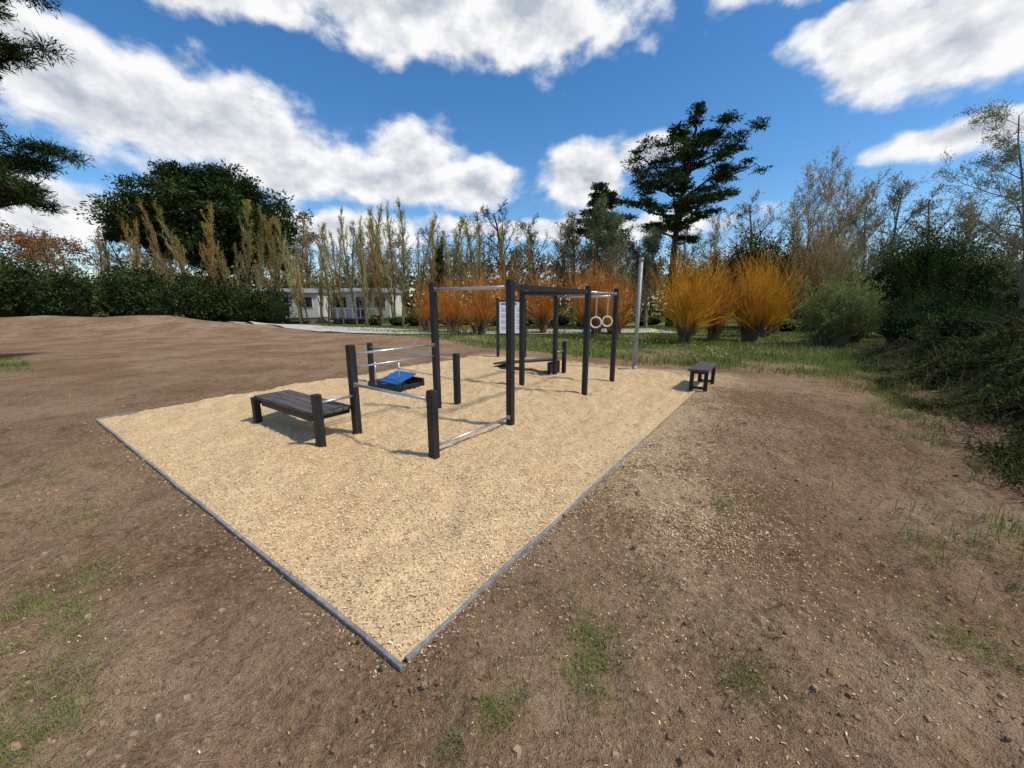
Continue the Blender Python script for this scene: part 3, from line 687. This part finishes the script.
def pine(name,x,y,hz,trunk_r,prof,nl,seed,mats,clr=(.8,1.3),per=230,ls=.26,lw=.07,z0=None,lean=(0,0),subs=5,start=.35,flat=.42,extra=()):
    g=random.Random(seed); gg=np.random.default_rng(seed)
    segs=[];C=[];Rr=[]
    def tp(z): f=z/hz; return Vector((lean[0]*f+.25*math.sin(f*5+seed),lean[1]*f+.2*math.cos(f*4),z))
    nz=12
    for i in range(nz):
        a=i/nz*hz*.95;b_=(i+1)/nz*hz*.95
        segs.append((*tp(a),*tp(b_),trunk_r*(1-.75*i/nz),trunk_r*(1-.75*(i+1)/nz)))
    ends=[]
    for k in range(nl):
        z=z0+(hz-z0)*((k+.5)/nl)**.85*.98; rad=np.interp(z,prof[0],prof[1])*g.uniform(.55,1.08)
        a=k*2.4+g.gauss(0,.35)
        ends.append((tp(max(z-rad*.45,z0*.55)),tp(z)+Vector((math.cos(a)*rad,math.sin(a)*rad,g.gauss(0,.3))),rad,start,subs))
    for (ex,ey,ez) in extra:
        e_=Vector((ex-x,ey-y,ez)); ends.append((tp(ez-.6),e_,2.2,.35,10))
    for p0,e_,rad,st_,sb_ in ends:
        mid=p0.lerp(e_,.5)+Vector((g.gauss(0,.2),g.gauss(0,.2),-.05*rad)); pr=p0; rr=trunk_r*.3
        ns=6; pts=[]
        for i in range(1,ns+1):
            t=i/ns; q=p0*(1-t)**2+mid*2*t*(1-t)+e_*t*t+Vector((g.gauss(0,.07),g.gauss(0,.07),g.gauss(0,.07)))
            segs.append((*pr,*q,rr*(1-.12*i+.1),rr*(1-.12*(i+1)+.1))); pr=q; pts.append(q)
        for j in range(sb_):
            t=st_+(1-st_)*(j+g.random())/sb_; q=pts[min(ns-1,int(t*ns))]
            off=Vector((g.gauss(0,.16)*rad,g.gauss(0,.16)*rad,g.uniform(-.05,.35)))
            c=q+off; segs.append((*q,*c,.025,.012)); C.append(tuple(c)); Rr.append(g.uniform(*clr)*(.7+.3*min(1,rad/4)))
    C=np.array(C);Rr=np.array(Rr); n=len(C)*per; ii=np.repeat(np.arange(len(C)),per)
    dirs=gg.normal(size=(n,3)); dirs/=np.linalg.norm(dirs,axis=1,keepdims=True)
    rad=gg.random(n)**.45
    off=dirs*rad[:,None]*Rr[ii][:,None]*np.array([1,1,flat]); off*= (1+.35*np.sin(dirs[:,0:1]*7+ii[:,None]))
    v,f=leaves(C[ii]+off,ls,lw,gg,axis=dirs*1.2,axis_mix=.6)
    v2,f2=tubes(segs,6)
    return quads_obj(name,[(v2,f2,0),(v,f,1)],mats,(x,y,0))
pine('pine_tree',12.0,30,14.1,.32,([6,7.5,9,10.5,12,13.2,14.2],[1.2,2.6,4.0,4.4,3.9,2.6,.8]),38,21,[bark_dark,leaf_pine],(.5,.95),165,.24,.07,z0=6.6,lean=(.6,0),subs=6,start=.5,flat=.30)
pine('pine_tree',7.6,36,11.4,.22,([7,9,10.6,11.4],[1.4,2.1,1.6,.6]),16,22,[bark_dark,leaf_pine],(.5,.85),190,.28,.09,z0=7.5,subs=5,flat=.36)
pine('pine_tree',-31.5,43,14.6,.5,([6,8,10,12,13.4,14.8],[5.2,7.0,7.6,6.8,4.6,1.5]),74,23,[bark_dark,leaf_pine],(.9,1.6),230,.40,.14,z0=6.5,subs=7,flat=.55)
ex=[]
g=random.Random(77)
for k in range(12): ex.append((g.uniform(-14.2,-12.4),g.uniform(10.2,12.2),g.uniform(7.5,9.6)))
for k in range(10): ex.append((g.uniform(-14.4,-13.0),g.uniform(10.2,12.0),g.uniform(4.5,6.0)))
pine('pine_tree',-20.0,10.6,13,.34,([3.5,4.6,6,7.2,8.6,10,13],[2.0,2.8,2.6,3.2,3.6,3.5,1]),20,31,[bark_dark,leaf_pine],(.32,.55),450,.17,.024,z0=4.6,subs=6,start=.35,flat=.6,extra=ex)

def mass(name,ells,dens,ls,lw,mat,seed,core=True,loc=(0,0,0)):
    gg=np.random.default_rng(seed); parts=[]
    for i,(cx_,cy_,cz_,rx,ry,rz) in enumerate(ells):
        n=int(dens*(rx*ry+rx*rz+ry*rz)*4.2)
        d=gg.normal(size=(n,3)); d/=np.linalg.norm(d,axis=1,keepdims=True); d[:,2]=np.where(d[:,2]<-.3,-d[:,2],d[:,2])
        lump=1+.16*np.sin(d[:,0]*5+i*1.7)*np.cos(d[:,1]*6+i)+.14*np.sin(d[:,2]*9+d[:,0]*7+i)+.10*np.sin(d[:,0]*19+d[:,2]*17+i)
        rr=(gg.uniform(.62,1.03,n)*lump+gg.exponential(.05,n))[:,None]
        c=np.array([cx_,cy_,cz_])+d*rr*np.array([rx,ry,rz]); m_=c[:,2]>-.1; c=c[m_]
        v,f=leaves(c,ls,lw,gg,axis=d[m_]*.5,axis_mix=1); parts.append((v,f,1))
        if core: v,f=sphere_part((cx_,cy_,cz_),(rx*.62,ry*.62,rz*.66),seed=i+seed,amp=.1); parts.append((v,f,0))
    return quads_obj(name,parts,[core_mat,mat],loc)
g=random.Random(9)
hed=[]
for i in range(30):
    x=-54+i*1.2; h=np.interp(x,[-54,-44,-36,-28,-22,-18],[6.0,5.3,4.7,4.0,3.4,2.2])*g.uniform(.78,1.15)
    hed.append((x,31.5+g.uniform(-1.2,1.2),h*.42,g.uniform(1.4,2.1),1.5,h*.58))
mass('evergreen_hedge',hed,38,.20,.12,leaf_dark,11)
mass('rust_leaved_tree',[(-50,40,6.8,3.4,3,2.4),(-45.5,40,6.4,2.8,2.5,2.2),(-54,39,6.4,3,3,2.6)],26,.22,.14,leaf_red,12,core=False)
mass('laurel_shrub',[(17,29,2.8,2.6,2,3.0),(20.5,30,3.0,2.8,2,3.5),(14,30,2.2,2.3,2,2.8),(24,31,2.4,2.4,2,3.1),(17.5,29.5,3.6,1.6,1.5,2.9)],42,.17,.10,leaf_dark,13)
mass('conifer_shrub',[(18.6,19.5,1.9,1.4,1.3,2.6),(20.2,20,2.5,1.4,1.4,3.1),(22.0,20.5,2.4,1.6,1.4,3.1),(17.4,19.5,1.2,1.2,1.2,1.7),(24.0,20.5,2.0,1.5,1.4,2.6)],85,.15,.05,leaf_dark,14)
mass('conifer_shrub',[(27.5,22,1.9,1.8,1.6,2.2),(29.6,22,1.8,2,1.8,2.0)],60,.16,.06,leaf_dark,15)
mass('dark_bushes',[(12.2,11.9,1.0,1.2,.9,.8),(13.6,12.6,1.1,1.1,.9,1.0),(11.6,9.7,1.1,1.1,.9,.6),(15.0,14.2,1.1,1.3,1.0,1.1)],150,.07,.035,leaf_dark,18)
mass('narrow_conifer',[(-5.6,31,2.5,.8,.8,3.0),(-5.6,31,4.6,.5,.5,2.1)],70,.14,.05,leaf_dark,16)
mass('scrub',[(x,24+g.uniform(-1,1.5),.4,1.1,.8,g.uniform(.4,.8)) for x in np.arange(15.5,20,1.4)]+[(x+g.uniform(-.5,.5),31.5+g.uniform(-1,1.5),.4,g.uniform(.8,1.6),.8,g.uniform(.4,.9)) for x in np.arange(-11,12,1.5)],60,.12,.07,leaf_olive,17)
P_round=dict(P_bare,kids=[2.4,1.9,1.6,1.3],start=[.25,.25,.2,.2],lr=[.45,.55,.6,.6])
tree_mesh('grey_green_tree',501,8.2,.16,P_round,[bark_grey,leaf_grey],30000,.10,.05,.16,(7.2,27,0))
tree_mesh('grey_green_tree',502,6.6,.14,P_round,[bark_grey,leaf_grey],16000,.10,.05,.16,(9.6,28,0))
P_light=dict(P_bare,kids=[2.2,1.7,1.5,1.2],start=[.2,.25,.2,.2],lr=[.42,.55,.6,.6],rmin=.005,wob=[.08,.14,.16,.18,.2])
tree_mesh('young_leafing_tree',503,9.0,.09,P_light,[bark_grey,leaf_fresh],12000,.055,.035,.09,(18.3,14.0,.2))
tree_mesh('young_leafing_tree',505,6.6,.07,P_light,[bark_grey,leaf_fresh],6500,.05,.032,.07,(16.3,11.8,.5))
tree_mesh('young_leafing_tree',506,4.2,.05,P_light,[bark_brown,leaf_fresh],3500,.05,.032,.07,(14.2,9.6,.7))

gg=np.random.default_rng(33); K=620000
by=gg.uniform(1.2,19,K); bd=gg.uniform(-.25,4.8,K)
bx=np.interp(by,BKY,BKX)+bd/.85
clump=vnoise(bx,by,1.1,91)+.5*vnoise(bx,by,2.7,92)
pk=np.clip(8/np.hypot(bx,by),.12,1)**1.1*ss(-.1,.75,bd+clump*1.1)*np.where(vnoise(bx,by,2.1,96)+.6*vnoise(bx,by,5,97)>-.22,1,.22)
k=gg.random(K)<pk; bx,by,bd,clump=bx[k],by[k],bd[k],clump[k]
th_=.10+.68*np.clip(clump+.3,0,1.2)*ss(0,1.1,bd)
bz=gz(bx,by)+th_*gg.random(len(bx))**.5
sz=.042*np.clip(np.hypot(bx,by)/7,1,2.6)*gg.uniform(.6,1.4,len(bx))
v,f=leaves(np.stack([bx,by,bz],1),1,.62,gg)
c=np.repeat(np.stack([bx,by,bz],1),4,axis=0); v=c+(v-c)*np.repeat(sz,4)[:,None]
m_cane=mat_leaf('bramble_canes',[(.12,.08,.045),(.24,.18,.10),(.34,.27,.16)],trans=0)
segs=[]; g=random.Random(8)
for i in range(2900):
    y=g.uniform(1.5,14); d=g.uniform(-.3,3.4); x=float(np.interp(y,BKY,BKX))+d/.85
    p=Vector((x,y,float(gz(x,y)))); dr=Vector((g.gauss(-.3,.5),g.gauss(0,.5),g.uniform(.3,1.4))).normalized(); L=g.uniform(.2,1.0)*(.4+.6*min(1,max(0,d+.3)))
    for s in range(5):
        q=p+dr*L/5; segs.append((*p,*q,.0032,.0028)); p=q; dr=(dr+Vector((g.gauss(0,.1),g.gauss(0,.1),-.22))).normalized()
v2,f2=tubes(segs,3)
quads_obj('bramble_bank',[(v,f,0),(v2,f2,1)],[leaf_bramble,m_cane])
K=22000; gy=rng.uniform(1.4,15,K); gx=np.interp(gy,BKY,BKX)+rng.normal(.0,.6,K); ok=vnoise(gx,gy,1.6,98)+.5*vnoise(gx,gy,5,99)>.02; gx,gy=gx[ok],gy[ok]
v,f=blades(gx,gy,gz(gx,gy),rng.uniform(.04,.24,len(gx)),np.full(len(gx),.0028),.6)
quads_obj('bank_grass',[(v,f,0)],[m_grass])

m_wall=mat_plain('cabin_wall',(.66,.64,.58),(.75,.73,.67),.7,4,bump=.05)
m_roof=mat_plain('cabin_roof',(.20,.20,.195),(.30,.295,.29),.8,6,bump=.1)
m_glass=mat_plain('window_glass',(.02,.025,.03),(.05,.055,.06),.08,3,bump=0,spec=.7)
m_trim=mat_plain('white_trim',(.72,.72,.70),(.8,.8,.78),.5,bump=0)
def cabin(x,y,w,rz):
    c=empty('mobile_home',(x,y,0),rz); dpt=3.6
    box('walls',c,(0,0,1.65),(w,dpt,2.3),m_wall,.02)
    box('skirt',c,(0,0,.25),(w-.1,dpt-.1,.5),m_roof,.0)
    bm=bmesh.new(); hw=w/2+.15; hd=dpt/2+.2
    vs=[bm.verts.new(q) for q in ((-hw,-hd,2.82),(hw,-hd,2.82),(hw,hd,2.82),(-hw,hd,2.82),(-hw,0,3.3),(hw,0,3.3))]
    for q in ((0,1,5,4),(2,3,4,5),(0,4,3),(1,2,5),(0,3,2,1)): bm.faces.new([vs[i] for i in q])
    link('roof',bm,m_roof,c)
    n=max(2,int(w/1.7))
    for i in range(n):
        xx=-w/2+w*(i+.5)/n; door=(i==n//2)
        hh=1.9 if door else .95; zc=1.5 if door else 1.95; ww=.8 if door else 1.0
        box('window_trim_%d'%i,c,(xx,-dpt/2-.01,zc),(ww+.14,.05,hh+.14),m_trim,.005)
        box('window_%d'%i,c,(xx,-dpt/2-.03,zc),(ww,.03,hh),m_glass,.003)
    box('deck',c,(0,-dpt/2-.9,.45),(w*.8,1.7,.1),m_brown,.01)
    for i in range(7): box('deck_rail_%d'%i,c,(-w*.38+i*w*.76/6,-dpt/2-1.7,.9),(.06,.05,.9),m_trim,.004)
    box('deck_rail_top',c,(0,-dpt/2-1.7,1.38),(w*.8,.07,.06),m_trim,.004)
cabin(-21.8,39,6.0,R(8)); cabin(-14.0,38.5,5.6,R(-4)); cabin(-30,45,6,R(10))

m_car=mat_plain('car_paint',(.58,.59,.60),(.62,.63,.64),.25,2,bump=0,spec=.6)
m_tyre=mat_plain('tyre_rubber',(.015,.015,.015),(.03,.03,.03),.85,bump=0)
CX,CY=38.0,32.2
car=empty('parked_car',(CX,CY,float(H(CX,CY))),R(-35))
def extr(name,prof,w,mat,par,bev=.05):
    bm=bmesh.new(); L_=[bm.verts.new((x,-w/2,z)) for x,z in prof]; R_=[bm.verts.new((x,w/2,z)) for x,z in prof]
    n=len(prof); bm.faces.new(L_); bm.faces.new(R_[::-1])
    for i in range(n): bm.faces.new((L_[i],R_[i],R_[(i+1)%n],L_[(i+1)%n]))
    bmesh.ops.recalc_face_normals(bm,faces=bm.faces[:])
    if bev: bmesh.ops.bevel(bm,geom=bm.edges[:],offset=bev,segments=3,affect='EDGES')
    return link(name,bm,mat,par,True)
extr('body',[(-2.05,.30),(-2.1,.72),(-1.9,.92),(-.95,1.0),(1.7,1.0),(2.05,.85),(2.08,.30)],1.72,m_car,car)
extr('cabin_glass',[(-1.0,.98),(-.35,1.42),(1.15,1.44),(1.8,.98)],1.5,m_glass,car,.03)
extr('roof',[(-.38,1.40),(-.3,1.47),(1.1,1.49),(1.2,1.42)],1.44,m_car,car,.02)
for i,x in enumerate((-1.3,1.3)):
    for j,yy in enumerate((-.80,.80)):
        bar('wheel_%d%d'%(i,j),car,(x,yy-.1,.32),(x,yy+.1,.32),.32,m_tyre,24)
        bar('hub_%d%d'%(i,j),car,(x,yy-.105,.32),(x,yy+.105,.32),.19,m_bolt,16)
for j,yy in enumerate((-.6,.6)):
    box('headlight_%d'%j,car,(-2.06,yy,.72),(.08,.32,.14),m_trim,.02)
for j,yy in enumerate((-.768,.768)): 
    box('pillar_%d'%j,car,(.4,yy*.985,1.2),(.07,.03,.42),m_car,.01)

# ------------------------------------------------------------------ light
SEL=R(55); SAZ=R(108)     # azimuth clockwise from +Y
sd=Vector((math.sin(SAZ)*math.cos(SEL),math.cos(SAZ)*math.cos(SEL),math.sin(SEL)))
sun=bpy.data.lights.new('sun','SUN'); sun.energy=3.5; sun.angle=R(4.5); sun.color=(1,.94,.84)
so=bpy.data.objects.new('sun',sun); so.rotation_euler=(-sd).to_track_quat('-Z','Y').to_euler(); scene.collection.objects.link(so)

# ------------------------------------------------------------------ sky with clouds
w=bpy.data.worlds.new('World'); scene.world=w; w.use_nodes=True; nt=w.node_tree; nt.nodes.clear()
out=N(nt,'ShaderNodeOutputWorld'); bg=N(nt,'ShaderNodeBackground'); bg.inputs['Strength'].default_value=.15
sky=N(nt,'ShaderNodeTexSky',sky_type='NISHITA'); sky.sun_disc=False; sky.sun_elevation=SEL; sky.sun_rotation=SAZ%(2*math.pi)
sky.altitude=50; sky.air_density=1.0; sky.dust_density=.3; sky.ozone_density=3.0
tc=N(nt,'ShaderNodeTexCoord'); nz_=N(nt,'ShaderNodeVectorMath',operation='NORMALIZE'); nt.links.new(tc.outputs['Generated'],nz_.inputs[0])
sp_=N(nt,'ShaderNodeSeparateXYZ'); nt.links.new(nz_.outputs[0],sp_.inputs[0])
azn=mth(nt,'ARCTAN2',sp_.outputs[0],sp_.outputs[1]); eln=mth(nt,'ARCSINE',sp_.outputs[2])
cb=N(nt,'ShaderNodeCombineXYZ'); nt.links.new(azn,cb.inputs[0]); nt.links.new(eln,cb.inputs[1]); Vs=cb.outputs[0]
wn=N(nt,'ShaderNodeTexNoise'); wn.inputs['Scale'].default_value=7; wn.inputs['Detail'].default_value=2; nt.links.new(Vs,wn.inputs['Vector'])
ws=N(nt,'ShaderNodeVectorMath',operation='SUBTRACT'); nt.links.new(wn.outputs['Color'],ws.inputs[0]); ws.inputs[1].default_value=(.5,.5,.5)
wm=N(nt,'ShaderNodeVectorMath',operation='MULTIPLY_ADD'); nt.links.new(ws.outputs[0],wm.inputs[0]); wm.inputs[1].default_value=(.10,.06,0); nt.links.new(Vs,wm.inputs[2])
blobs=[(-45,19.8,12,5.6),(-36,18.8,12,6.0),(-27,16.8,11,4.8),(-12.5,18.4,8,5.2),(-17,15.5,11,3.8),(-5,15.5,6.5,3.6),(10,16.6,8,4.8),(17,18.6,5.0,2.0),
 (-13,32,16,4.6),(4,32,14,5.2),(-33,31,12,3.4),(30,31.5,8,3.2),(45,23.5,11,5.4),(37,26,5,2.0),(47,15.3,8,2.0),(-50,9,12,3.2),(-28,9.5,22,2.6),(10,10,24,2.0),
 (95,25,22,9),(-95,30,24,8),(165,24,40,10),(25,54,60,6)]
cur=None
for (az,el,ra,re) in blobs:
    s1=N(nt,'ShaderNodeVectorMath',operation='MULTIPLY_ADD'); nt.links.new(wm.outputs[0],s1.inputs[0])
    s1.inputs[1].default_value=(1/R(ra),1/R(re),0); s1.inputs[2].default_value=(-az/ra,-el/re,0)
    s3=N(nt,'ShaderNodeVectorMath',operation='LENGTH'); nt.links.new(s1.outputs[0],s3.inputs[0])
    v_=s3.outputs['Value']
    cur=v_ if cur is None else mth(nt,'SMOOTH_MIN',cur,v_,.35)
cur=mth(nt,'SUBTRACT',1.0,cur)
mpn=N(nt,'ShaderNodeMapping'); nt.links.new(Vs,mpn.inputs[0]); mpn.inputs['Scale'].default_value=(1,1.5,1)
d1=noise_t(nt,mpn.outputs[0],8.5,6,.56)
ofs=N(nt,'ShaderNodeVectorMath',operation='ADD'); nt.links.new(mpn.outputs[0],ofs.inputs[0]); ofs.inputs[1].default_value=(.010,.040,0)
d1b=noise_t(nt,ofs.outputs[0],8.5,4,.56)
tot=mth(nt,'ADD',cur,mth(nt,'MULTIPLY',mth(nt,'SUBTRACT',d1,.5),1.5))
dens=sstep(nt,tot,-.06,.40)
relief=mth(nt,'MULTIPLY',mth(nt,'SUBTRACT',d1b,d1),3.4)
shade=mth(nt,'ADD',mth(nt,'ADD',relief,mth(nt,'MULTIPLY',sstep(nt,tot,.15,1.1),.72)),.05,clamp=True)
ccol=mixc(nt,shade,(6.5,6.5,6.55),(3.1,3.45,4.05))
hs=N(nt,'ShaderNodeHueSaturation'); hs.inputs['Saturation'].default_value=1.28; hs.inputs['Value'].default_value=1.0; nt.links.new(sky.outputs[0],hs.inputs['Color'])
nt.links.new(mixc(nt,dens,hs.outputs[0],ccol),bg.inputs['Color']); nt.links.new(bg.outputs[0],out.inputs[0])
w.cycles.sampling_method='MANUAL'; w.cycles.sample_map_resolution=512

cam=bpy.data.cameras.new('camera'); co=bpy.data.objects.new('camera',cam); scene.collection.objects.link(co)
co.location=(0,0,1.7); co.rotation_euler=(R(90-11.6),0,0); cam.sensor_width=36; cam.lens=13.54; cam.clip_end=3000; cam.clip_start=.05
scene.camera=co
scene.view_settings.view_transform='Standard'; scene.view_settings.look='None'; scene.view_settings.exposure=0
